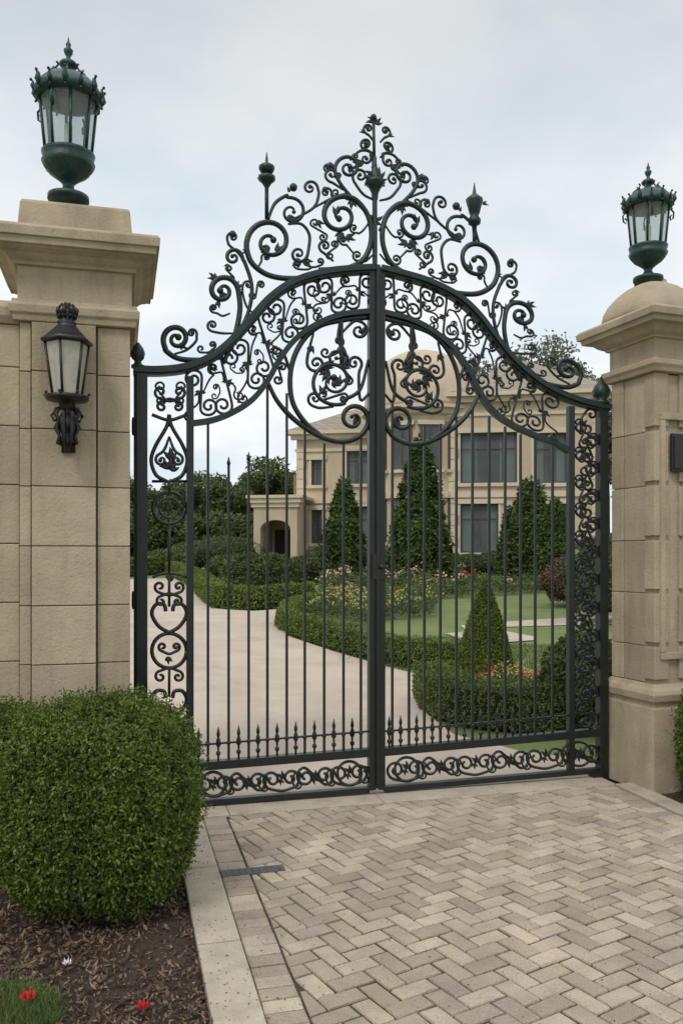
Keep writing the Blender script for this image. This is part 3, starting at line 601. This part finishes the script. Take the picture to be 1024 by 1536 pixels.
def paver(poly):
    P=np.array(poly); c=P.mean(0)
    A=.5*abs(sum(P[i][0]*P[(i+1)%len(P)][1]-P[(i+1)%len(P)][0]*P[i][1] for i in range(len(P))))
    if A<.0005: return
    P=P+rng.normal(0,.0007,P.shape)
    tx,ty=rng.normal(0,.008,2); z=rng.normal(0,.0016)
    def ins(d): 
        D=P-c; r=np.maximum(np.linalg.norm(D,axis=1),1e-6)[:,None]; return c+D*(1-d/r*1.2)
    def H(p): return z+(p[0]-c[0])*tx+(p[1]-c[1])*ty
    J=lambda Q: Q+rng.normal(0,.0012,Q.shape)
    R=[[G.W(p[0],p[1],-.03) for p in P],[G.W(p[0],p[1],H(p)-.009) for p in P],[G.W(p[0],p[1],H(p)-.003) for p in J(ins(.003))],[G.W(p[0],p[1],H(p)) for p in J(ins(.010))]]
    pv.rings(R)
w=.092; j=.0048; rot=math.radians(17); cr_,sr_=math.cos(rot),math.sin(rot)
for ix in range(-75,75):
    for iy in range(-75,75):
        d=(ix-iy)%4
        if d==0: bx=(ix,iy,ix+2,iy+1)
        elif d==3: bx=(ix,iy,ix+1,iy+2)
        else: continue
        q=[(bx[0]*w+j,bx[1]*w+j),(bx[2]*w-j,bx[1]*w+j),(bx[2]*w-j,bx[3]*w-j),(bx[0]*w+j,bx[3]*w-j)]
        q=[(cr_*x-sr_*y+.2,sr_*x+cr_*y-2.6) for x,y in q]
        cx=sum(p[0] for p in q)/4; cy=sum(p[1] for p in q)/4
        if cx<-1.4 or cx>1.95 or cy>0 or cy<-5.6: continue
        for a,b,cc in ((-1,0,1.10),(1,0,1.60),(0,1,-.237)):
            q=clip(q,a,b,cc)
            if len(q)<3: break
        if len(q)>=3: paver(q)
y=-.24
while y>-5.6:
    paver([(-1.262+.003,y-.086),(-1.109,y-.086),(-1.109,y),(-1.262+.003,y)])
    paver([(1.607,y-.086),(1.765,y-.086),(1.765,y),(1.607,y)]); y-=.093
pv.obj('herringbone_paving',PAVER)
m=MB(); m.box(G,-1.27,-1.10,-6.3,-.235,-.055,-.011); m.box(G,1.755,1.775,-6.3,-.235,-.055,-.011); m.obj('border_joint_bed',JOINT)
m=MB(); y=-.24
while y>-6.2: m.box(G,-1.455,-1.266,y-.90,y-.006,-.06,.012); m.box(G,1.775,1.93,y-.90,y-.006,-.06,.012); y-=.906
m.obj('kerb',CONC,bevel=.006)
m=MB(); u0,v0=G.uv(*gp(380,1307)); m.box(G,u0-.17,u0+.17,v0-.045,v0+.045,-.02,.006)
for k in range(9): m.box(G,u0-.15+k*.036,u0-.14+k*.036,v0-.035,v0+.035,.006,.009)
m.obj('drain_cover',PLATE,bevel=.002)
nl=900; uu=np.where(rng.random(nl)<.45,rng.normal(-1.38,.10,nl),rng.uniform(-1.4,1.8,nl)); P=np.array([G.W(uu[i],rng.uniform(-4,-.1),.013 if uu[i]<-1.266 else .004) for i in range(nl)]); leafmesh('leaf_litter',P,np.tile([0,0,1.],(nl,1)),.012,.006,CHIP,None,.1)
def bed(name,u0,u1,v0,v1,n,zb=-.03):
    nx,ny=60,90; V=[]; 
    for jv in range(ny+1):
        for i in range(nx+1):
            a=u0+(u1-u0)*i/nx; b=v0+(v1-v0)*jv/ny; V.append(G.W(a,b,zb+.018*math.sin(a*5)*math.sin(b*4)+.008*rng.random()))
    Fc=[[q*(nx+1)+i,q*(nx+1)+i+1,(q+1)*(nx+1)+i+1,(q+1)*(nx+1)+i] for q in range(ny) for i in range(nx)]
    o=obj(name,V,Fc,MULCH)
    P=np.array([G.W(rng.uniform(u0,u1),rng.uniform(v0,v1),0) for _ in range(n)]); P[:,2]=zb+.005+rng.random(n)*.018
    k=n*2//3; leafmesh('bark_chips',P[:k],np.tile([0,0,1.],(k,1)),.022,.009,CHIP,o,.6); leafmesh('bark_chips_coarse',P[k:],np.tile([0,0,1.],(n-k,1)),.042,.014,CHIP,o,.5)
bed('mulch_bed',-3.6,-1.457,-4.2,-.36,36000)
bed('mulch_bed',1.932,3.6,-3,-.15,5000)
def grass(name,cx,cy,rx,ry,n,h,m=BLADE,z=-.02):
    a=rng.uniform(0,2*math.pi,n); r=np.sqrt(rng.random(n)); P=np.stack([cx+rx*r*np.cos(a),cy+ry*r*np.sin(a),np.full(n,z)],1)
    Nn=rng.normal(size=(n,3)); Nn[:,2]=0; Nn/=np.linalg.norm(Nn,axis=1)[:,None]; d=np.stack([rng.normal(0,.35,n),rng.normal(0,.35,n),np.ones(n)],1); d/=np.linalg.norm(d,axis=1)[:,None]
    sd=np.cross(d,Nn); sd/=np.linalg.norm(sd,axis=1)[:,None]; hh=h*rng.uniform(.5,1.2,(n,1)); bend=Nn*hh*.35
    V=np.stack([P-sd*.002,P+sd*.002,P+d*hh+bend+sd*.0004,P+d*hh+bend-sd*.0004],1).reshape(-1,3)
    return obj(name,V,[[4*i,4*i+1,4*i+2,4*i+3] for i in range(n)],m)
x,y=gp(25,1505); grass('grass_patch',x-.08,y-.1,.28,.24,5500,.06)
for k,(px,py,mm,sz,zz_) in enumerate(((101,1447,WHT,1.0,.0),(214,1513,RED,1.35,.0),(42,1514,RED,1.7,.035))):
    x,y=gp(px,py); mb=MB()
    for ly in range(2):
        for q in range(6):
            a=q*1.047+ly*.5; tt=sz*(1-.3*ly); c=np.array([x+.005*math.cos(a),y+.005*math.sin(a),zz_+.003*ly]); mb.add([tuple(c),(c[0]+tt*.012*math.cos(a-.5),c[1]+tt*.012*math.sin(a-.5),c[2]+.006*sz),(c[0]+tt*.018*math.cos(a),c[1]+tt*.018*math.sin(a),c[2]+.012*sz*(1+ly)),(c[0]+tt*.012*math.cos(a+.5),c[1]+tt*.012*math.sin(a+.5),c[2]+.006*sz)],[[0,1,2,3]])
    mb.obj('fallen_blossom',mm)
bush('boxwood_bush',(-1.185,4.13,-.03),.455,1.0,85000,.024,lump=.05,lf=8,p=2.5,wisp=2000)
bush('boxwood_bush',(-2.02,4.62,-.03),.50,.90,48000,.025,lump=.05,lf=8,p=2.4,wisp=900)
bush('boxwood_bush',(-2.75,4.9,-.03),.45,.95,12000,.03)
bush('boxwood_bush',(2.60,5.74,-.03),.26,.86,16000,.026,wisp=150)
bush('boxwood_bush',(3.3,5.6,-.03),.4,.8,9000,.03)
# ---------------------------------------------------------------- garden
hedge('clipped_hedge',[gp(*p) for p in ((470,912),(440,922),(432,940),(470,957),(530,975),(600,992),(700,1005))],.45,.36,2600,.045)
hedge('clipped_hedge',[gp(*p) for p in ((655,1045),(672,1066),(740,1084),(880,1088))],.55,.42,3800,.032)
hedge('clipped_hedge',[gp(*p) for p in ((258,860),(285,872),(305,885),(330,906),(390,911),(458,904))],.6,.50,1500,.07)
hedge('clipped_hedge',[gp(*p) for p in ((120,870),(190,863),(258,858))],.8,.7,700,.09)
x,y=gp(731,1015); cone_tree('cone_topiary',x,y+.2,.41,1.30,24000,.035,LEAF,sq=.8,lump=.03)
def tree_px(name,px,Y,top,hw,n,l,**k):
    x=(px-512)/F*Y; h=EYE+(HZ-top)*Y/F-gz(Y); cone_tree(name,x,Y,hw*Y/F,h,n,l,**k)
tree_px('evergreen_tree',630,28,655,46,26000,.18,sq=.6,lump=.22)
tree_px('evergreen_tree',516,29,716,34,14000,.17,sq=.58,lump=.22)
tree_px('evergreen_tree',796,29,716,34,14000,.17,sq=.4,lump=.22)
tree_px('evergreen_tree',832,27,748,26,9000,.17,sq=.5,lump=.22)
tree_px('evergreen_tree',764,31,760,18,6000,.17,sq=.5,lump=.22)
def shrub(name,px,py,r,h,n,l,m=SHRUB,p=2.2,lump=.14): 
    x,y=gp(px,py); return bush(name,(x,y,gz(y)-.03),r,h,n,l,m,p,lump,7,.8)
for px,py,r,h in ((250,858,1.0,1.0),(345,872,.9,.95),(375,884,.8,1.1),(405,886,.8,1.15),(430,880,.6,.8),(470,868,1.1,.9),(500,866,1.1,1.3),(545,866,1.2,1.2),(590,862,1.2,1.0),(650,866,1.3,1.0),(700,866,1.3,.9),(745,858,1.0,.9),(806,866,1.0,1.1),(770,860,.9,.8),(340,852,2,1.6),(300,850,1.5,1.4)):
    shrub('garden_shrub',px,py,r,h,4500,.11)
shrub('red_shrub',850,908,.55,1.25,5000,.09,REDL,2.0); shrub('garden_shrub',868,905,.6,1.3,4000,.09,SHRUB,2.0)
shrub('garden_shrub',880,1085,.45,.9,6000,.06); shrub('garden_shrub',905,930,.8,1.8,5000,.1)
def bedpx(name,quads,n,h,l,cols):
    a,b,c,d=[np.array(gp(*q)) for q in quads]
    s=rng.random((n,1)); t=rng.random((n,1)); Q=(a*(1-s)+b*s)*(1-t)+(d*(1-s)+c*s)*t; hn=h*(.55+.45*sn(np.c_[Q,Q[:,0]],3.1))
    z=rng.random(n)**.6*hn*(1+.3*rng.normal(size=n)*.3); V=np.c_[Q,z+np.array([gz(y) for y in Q[:,1]])]
    base=leafmesh(name,V,np.tile([0,-.3,1.],(n,1)),l,l*.5,SHRUB,None,.8)
    for mm,fr in cols:
        k=int(n*fr); ci=rng.integers(0,n,max(3,k//14)); i=ci[rng.integers(0,len(ci),k)]
        U=Q[i]+rng.normal(0,.12,(k,2)); W_=np.c_[U,h*.95*(.6+.4*sn(np.c_[U,U[:,0]],3.1))+rng.random(k)*.1+np.array([gz(y) for y in U[:,1]])]
        leafmesh('blossoms',W_,np.tile([0,-.6,1.],(k,1)),l*.7,l*.6,mm,base,.4)
bedpx('flower_bed',((455,925),(560,945),(560,900),(480,892)),9000,.55,.07,((YEL,.06),))
bedpx('flower_bed',((560,930),(650,925),(660,890),(560,890)),8000,.6,.08,((YEL,.03),))
bedpx('flower_bed',((480,890),(700,890),(690,865),(480,865)),12000,.8,.11,((PINK,.045),(RED,.008)))
bedpx('flower_bed',((650,898),(890,885),(870,872),(650,880)),9000,.6,.10,((PINK,.015),))
bedpx('flower_bed',((715,1052),(890,1062),(890,1040),(735,1042)),7000,.42,.04,((YEL,.07),(RED,.04)))
bedpx('flower_bed',((330,890),(440,890),(440,872),(330,872)),6000,.7,.10,())
for px,py,rx,ry,n in ((760,985,2.6,1.6,14000),(620,965,1.6,1.2,6000)):
    x,y=gp(px,py); 
    a=rng.uniform(0,2*math.pi,n); r=np.sqrt(rng.random(n)); P=np.stack([x+rx*r*np.cos(a),y+ry*r*np.sin(a)],1); P=np.c_[P,[gz(q)-.045 for q in P[:,1]]]
    leafmesh('lawn_tufts',P,np.tile([0,0,1.],(n,1)),.05,.012,BLADE,None,5)
def mass(name,specs,n,l,m=TREEL):
    T=MB(); PL=[];NL=[]
    for x,y,h,r in specs: broad_tree(T,PL,NL,x,y,gz(y),h,r,n)
    o=leafmesh(name,np.vstack(PL),np.vstack(NL),l,l*.6,m,None,.6); T.obj('trunks_and_limbs',BARK,o,True)
sp_=[]
for px,top in ((150,690),(185,705),(215,712),(250,715),(285,700),(318,690),(350,700),(385,690),(412,672),(438,680),(120,680),(60,670)):
    Y=rng.uniform(58,72); sp_.append(((px-512)/F*Y,Y,EYE+(HZ-top)*Y/F-1.0,rng.uniform(2.2,3.2)))
for px,top in ((200,760),(235,765),(270,770),(300,775),(335,770),(365,772),(395,765),(170,755)):
    Y=rng.uniform(50,56); sp_.append(((px-512)/F*Y,Y,EYE+(HZ-top)*Y/F-1.0,rng.uniform(2,2.6)))
mass('distant_trees',sp_,7000,.28)
mass('distant_trees',[((px-512)/F*Y,Y,EYE+(HZ-top)*Y/F-1,r) for px,top,Y,r in ((690,490,66,4),(745,482,66,4.5),(800,484,62,4.5),(850,500,60,4.5),(905,515,62,5),(970,540,62,5),(1040,560,60,5))],7000,.34,HAZET)
hedge('boundary_hedge',[(-60,76),(-30,77),(0,78),(30,77),(60,76)],2,2.6,25,.5,TREEL)
# ---------------------------------------------------------------- house
HF=Fr((640-512)/F*38,38,-9,1.06); house=empty('stone_mansion')
wal=MB(); trm=MB(); frm=MB(); gls=MB(); rom=MB(); cur=MB()
def facade(fr,v,u0,u1,z0,z1,ops,th=.3):
    us=sorted({u0,u1,*[o[0] for o in ops],*[o[1] for o in ops]}); zs=sorted({z0,z1,*[o[2] for o in ops],*[o[3] for o in ops]})
    for a,b in zip(us[:-1],us[1:]):
        for c,d in zip(zs[:-1],zs[1:]):
            if any(o[0]<=(a+b)/2<=o[1] and o[2]<=(c+d)/2<=o[3] for o in ops): continue
            wal.box(fr,a,b,v,v+th,c,d)
    for o in ops:
        a,b,c,d=o[:4]; nx=o[4]
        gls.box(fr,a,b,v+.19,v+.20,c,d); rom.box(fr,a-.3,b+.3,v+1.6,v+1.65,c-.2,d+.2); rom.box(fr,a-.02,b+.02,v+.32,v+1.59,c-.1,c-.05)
        fw=.07
        frm.box(fr,a,a+fw,v+.14,v+.24,c,d); frm.box(fr,b-fw,b,v+.14,v+.24,c,d); frm.box(fr,a+fw,b-fw,v+.14,v+.24,c,c+fw); frm.box(fr,a+fw,b-fw,v+.14,v+.24,d-fw,d)
        for k in range(1,nx): x=a+(b-a)*k/nx; frm.box(fr,x-.03,x+.03,v+.15,v+.235,c+fw,d-fw)
        frm.box(fr,a+fw,b-fw,v+.155,v+.23,c+(d-c)*.68,c+(d-c)*.68+.05)
        for x0,x1 in ((a+.05,a+(b-a)*.30),(b-(b-a)*.30,b-.05)):
            k=8
            for q in range(k): xa=x0+(x1-x0)*q/k; xb=x0+(x1-x0)*(q+1)/k; cur.box(fr,xa,xb,v+.30+.03*(q%2),v+.32+.03*(q%2),c,d)
        t=.12
        trm.box(fr,a-.25,b+.25,v-.14,v+.02,c-.16,c-.003); trm.box(fr,a-t,a-.003,v-.05,v+.02,c,d); trm.box(fr,b+.003,b+t,v-.05,v+.02,c,d); trm.box(fr,a-.25,b+.25,v-.10,v+.02,d+.003,d+.22)
def win(fr,v,x0,x1,yt,yb,n=2): a,zt=fr.sv(x0,yt,v); b,_=fr.sv(x1,yt,v); _,zb=fr.sv(x0,yb,v); return (a,b,zb,zt,n)
uR=lambda x,v: HF.sv(x,0,v)[0]; ZR=lambda x,y,v: HF.sv(x,y,v)[1]
e0=ZR(740,592,0); 
facade(HF,0,uR(672,0),uR(905,0),-.3,e0,[win(HF,0,690,775,650,725,4),win(HF,0,690,747,756,829,2),win(HF,0,800,850,650,725,2),win(HF,0,800,850,756,829,2)])
uL0,uL1=uR(445,3),uR(640,3)
e1=ZR(530,648,3)
facade(HF,3,uL0,uL1,-.3,e1,[win(HF,3,467,483,690,728,1),win(HF,3,520,554,675,726,2),win(HF,3,467,483,765,815,1),win(HF,3,520,554,760,820,2)])
wal.box(HF,uL0,uL0+.3,3.31,14,-.3,e1); wal.box(HF,uR(905,0)-.3,uR(905,0),.31,14,-.3,e0); wal.box(HF,uL0,uR(905,0),14.01,14.3,-.3,e1)
wal.box(HF,uR(672,0),uR(672,0)+.3,.31,3.0,-.3,e0)
for u0,u1,v,zt in ((uR(672,0),uR(905,0),0,e0),(uL0,uL1,3,e1)):
    zm=ZR(740,742,0); trm.box(HF,u0-.1,u1+.1,v-.12,v-.005,zm-.12,zm+.12); trm.box(HF,u0-.08,u1+.08,v-.08,v-.004,zt-.95,zt-.80)
    trm.box(HF,u0-.25,u1+.25,v-.30,v-.003,zt-.35,zt-.12); trm.box(HF,u0-.45,u1+.45,v-.55,v+.1,zt-.115,zt+.06)
    trm.box(HF,u0-.1,u1+.1,v-.15,v-.006,-.3,.55)
    for uu in (u0,u1-.5):
        for k in range(int((zt-1.1)/.5)): trm.box(HF,uu,uu+(.5 if k%2 else .38),v-.05,v-.002,.56+k*.5,.56+k*.5+.47)
bc=(uR(630,1.2),1.9); rb=2.35
def ring(rr,z,n=28): return [HF.W(bc[0]+rr*math.cos(2*math.pi*i/n),bc[1]+rr*math.sin(2*math.pi*i/n),z) for i in range(n)]
eb=ZR(630,612,0)
wal.rings([ring(rb,-.3),ring(rb,eb)])
trm.rings([ring(rb+.01,zm-.14),ring(rb+.14,zm-.12),ring(rb+.14,zm+.1),ring(rb+.01,zm+.14)],False)
trm.rings([ring(rb+.01,eb-.4),ring(rb+.2,eb-.3),ring(rb+.25,eb-.12),ring(rb+.5,eb-.08),ring(rb+.5,eb+.08),ring(rb+.2,eb+.1)])
rf=MB(); hd=ZR(640,525,1.2)-eb
dm=MB(); dm.rings([ring(rb+.42,eb+.101)]+[ring((rb+.38)*math.cos(t)**.9+.02,eb+.10+hd*math.sin(t)) for t in np.linspace(.05,1.5,10)]); dm.obj('bay_dome',STUC,house,True)
for k in (-2,-1,0,1):
    a=math.radians(-90+k*32+14)
    for z0,z1 in ((1.3,3.4),(4.6,6.6)):
        fr2=Fr(*HF.W(bc[0]+(rb-.02)*math.cos(a),bc[1]+(rb-.02)*math.sin(a),0)[:2],-9+math.degrees(a)+90,1.06)
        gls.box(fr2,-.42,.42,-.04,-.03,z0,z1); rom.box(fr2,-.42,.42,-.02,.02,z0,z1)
        for q in ((-.48,-.42),(.42,.48),(-.03,.03)): frm.box(fr2,q[0],q[1],-.08,.02,z0,z1)
        trm.box(fr2,-.6,.6,-.16,.02,z0-.15,z0-.002); trm.box(fr2,-.6,.6,-.12,.02,z1+.002,z1+.2)
def hip(fr,u0,u1,v0,v1,z,h,ov=.5):
    u0-=ov;u1+=ov;v0-=ov;v1+=ov; d=(v1-v0)/2; vm=(v0+v1)/2; i=min(d,(u1-u0)/2-.2)
    rf.add([fr.W(u0,v0,z),fr.W(u1,v0,z),fr.W(u1,v1,z),fr.W(u0,v1,z),fr.W(u0+i,vm,z+h),fr.W(u1-i,vm,z+h)],[[0,1,5,4],[1,2,5],[2,3,4,5],[3,0,4],[3,2,1,0]])
hip(HF,uR(672,0),uR(905,0),0,9,e0+.07,ZR(740,545,4.5)-e0)
hip(HF,uL0,uL1+1,3,13,e1+.07,ZR(560,605,8)-e1)
rf.obj('roof',ROOF,house)
PF=Fr(*HF.W(uR(415,.5),.5,0)[:2],-9,1.06); pw=1.05
pz=PF.sv(415,755,0)[1]
for a,b in ((-pw,-pw+.32),(pw-.32,pw)): wal.box(PF,a,b,-.3,.3,-.3,pz-.9)
wal.box(PF,-pw,pw,2.2,2.5,-.3,pz); wal.box(PF,-pw,-pw+.3,.31,2.19,-.3,pz); wal.box(PF,pw-.3,pw,.31,2.19,-.3,pz)
na=12; ra=pw-.32
for i in range(na):
    t0=math.pi*i/na; t1=math.pi*(i+1)/na; V=[]
    for v in (-.3,.3):
        V+= [PF.W(ra*math.cos(t0),v,pz-1.25+.45*math.sin(t0)),PF.W(ra*math.cos(t1),v,pz-1.25+.45*math.sin(t1)),PF.W(ra*math.cos(t1),v,pz),PF.W(ra*math.cos(t0),v,pz)]
    wal.add(V,[[0,1,2,3],[7,6,5,4],[0,4,5,1],[3,2,6,7]])
for a,b in ((-pw,-pw+.32),(pw-.32,pw)): wal.box(PF,a,b,-.298,.298,pz-.9,pz)
trm.box(PF,-pw-.2,pw+.2,-.5,.4,pz+.003,pz+.22); trm.box(PF,-pw-.1,pw+.1,-.4,.35,pz-.2,pz-.002)
trm.box(PF,-pw-.3,pw+.3,-.6,2.6,pz+.223,pz+.36)
rom.box(PF,-.6,.6,2.1,2.19,-.2,pz-1.2); 
br=MB(); br.box(PF,.25,1.2,2.6,4.5,-.3,pz+1.6); br.obj('brick_gable',BRICK,house)
wal.obj('walls',STUC,house); trm.obj('cornices_and_trim',TRIM,house); frm.obj('window_frames',WINF,house); gls.obj('window_glass',WING,house); rom.obj('interiors',ROOM,house); cur.obj('curtains',CURT,house)
# ---------------------------------------------------------------- world
w=bpy.data.worlds.new('World'); sc.world=w; w.use_nodes=True; nt=w.node_tree; nt.nodes.clear(); L=nt.links.new
EL,AZ=48,207
sky=N(nt,'ShaderNodeTexSky',sky_type='NISHITA'); sky.sun_disc=False; sky.sun_elevation=math.radians(EL); sky.sun_rotation=math.radians(AZ)
bg1=N(nt,'ShaderNodeBackground'); bg1.inputs[1].default_value=.08; L(sky.outputs[0],bg1.inputs[0])
tc=N(nt,'ShaderNodeTexCoord'); sx=N(nt,'ShaderNodeSeparateXYZ'); L(tc.outputs['Generated'],sx.inputs[0])
ad=N(nt,'ShaderNodeMath',operation='ADD'); ad.inputs[1].default_value=.22; L(sx.outputs[2],ad.inputs[0])
mxx=N(nt,'ShaderNodeMath',operation='MAXIMUM'); mxx.inputs[1].default_value=.05; L(ad.outputs[0],mxx.inputs[0])
cb=N(nt,'ShaderNodeCombineXYZ')
for i in (0,1):
    dv=N(nt,'ShaderNodeMath',operation='DIVIDE'); L(sx.outputs[i],dv.inputs[0]); L(mxx.outputs[0],dv.inputs[1]); L(dv.outputs[0],cb.inputs[i])
no=N(nt,'ShaderNodeTexNoise'); no.inputs['Scale'].default_value=1.5; no.inputs['Detail'].default_value=7; no.inputs['Roughness'].default_value=.5; L(cb.outputs[0],no.inputs['Vector'])
rp_=N(nt,'ShaderNodeValToRGB'); e=rp_.color_ramp.elements; e[0].position=.36; e[0].color=(.68,.77,.84,1); e[1].position=.60; e[1].color=(.92,.935,.945,1); L(no.outputs[0],rp_.inputs[0])
mr=N(nt,'ShaderNodeValToRGB'); E=mr.color_ramp.elements; E[0].position=0; E[0].color=(.57,.57,.57,1); E[1].position=1; E[1].color=(1,1,1,1)
for p_,v_ in ((.28,.56),(.40,.52),(.54,.43),(.60,.44),(.8,.72)):
    q=E.new(p_); q.color=(v_,v_,v_,1)
L(sx.outputs[2],mr.inputs[0])
mu=N(nt,'ShaderNodeMath',operation='MULTIPLY'); mu.inputs[1].default_value=2.0; L(mr.outputs[0],mu.inputs[0])
bg2=N(nt,'ShaderNodeBackground'); L(rp_.outputs[0],bg2.inputs[0]); L(mu.outputs[0],bg2.inputs[1])
as_=N(nt,'ShaderNodeMixShader'); as_.inputs[0].default_value=.94; L(bg1.outputs[0],as_.inputs[1]); L(bg2.outputs[0],as_.inputs[2])
wo=N(nt,'ShaderNodeOutputWorld'); L(as_.outputs[0],wo.inputs[0])
sd=bpy.data.lights.new('sun','SUN'); sd.energy=1.25; sd.angle=math.radians(14); sd.color=(1,.94,.85); so=bpy.data.objects.new('sun',sd); sc.collection.objects.link(so)
dirv=Vector((-.45*math.cos(math.radians(EL)),-.89*math.cos(math.radians(EL)),math.sin(math.radians(EL)))); so.rotation_euler=dirv.to_track_quat('Z','Y').to_euler()
cd=bpy.data.cameras.new('camera'); cam=bpy.data.objects.new('camera',cd); sc.collection.objects.link(cam); cam.location=(0,0,EYE); cam.rotation_euler=(math.pi/2,0,0)
cd.sensor_width=36; cd.lens=36*F/1536; cd.shift_y=(HZ-768)/1536; cd.clip_end=2000; cd.clip_start=.05; sc.camera=cam
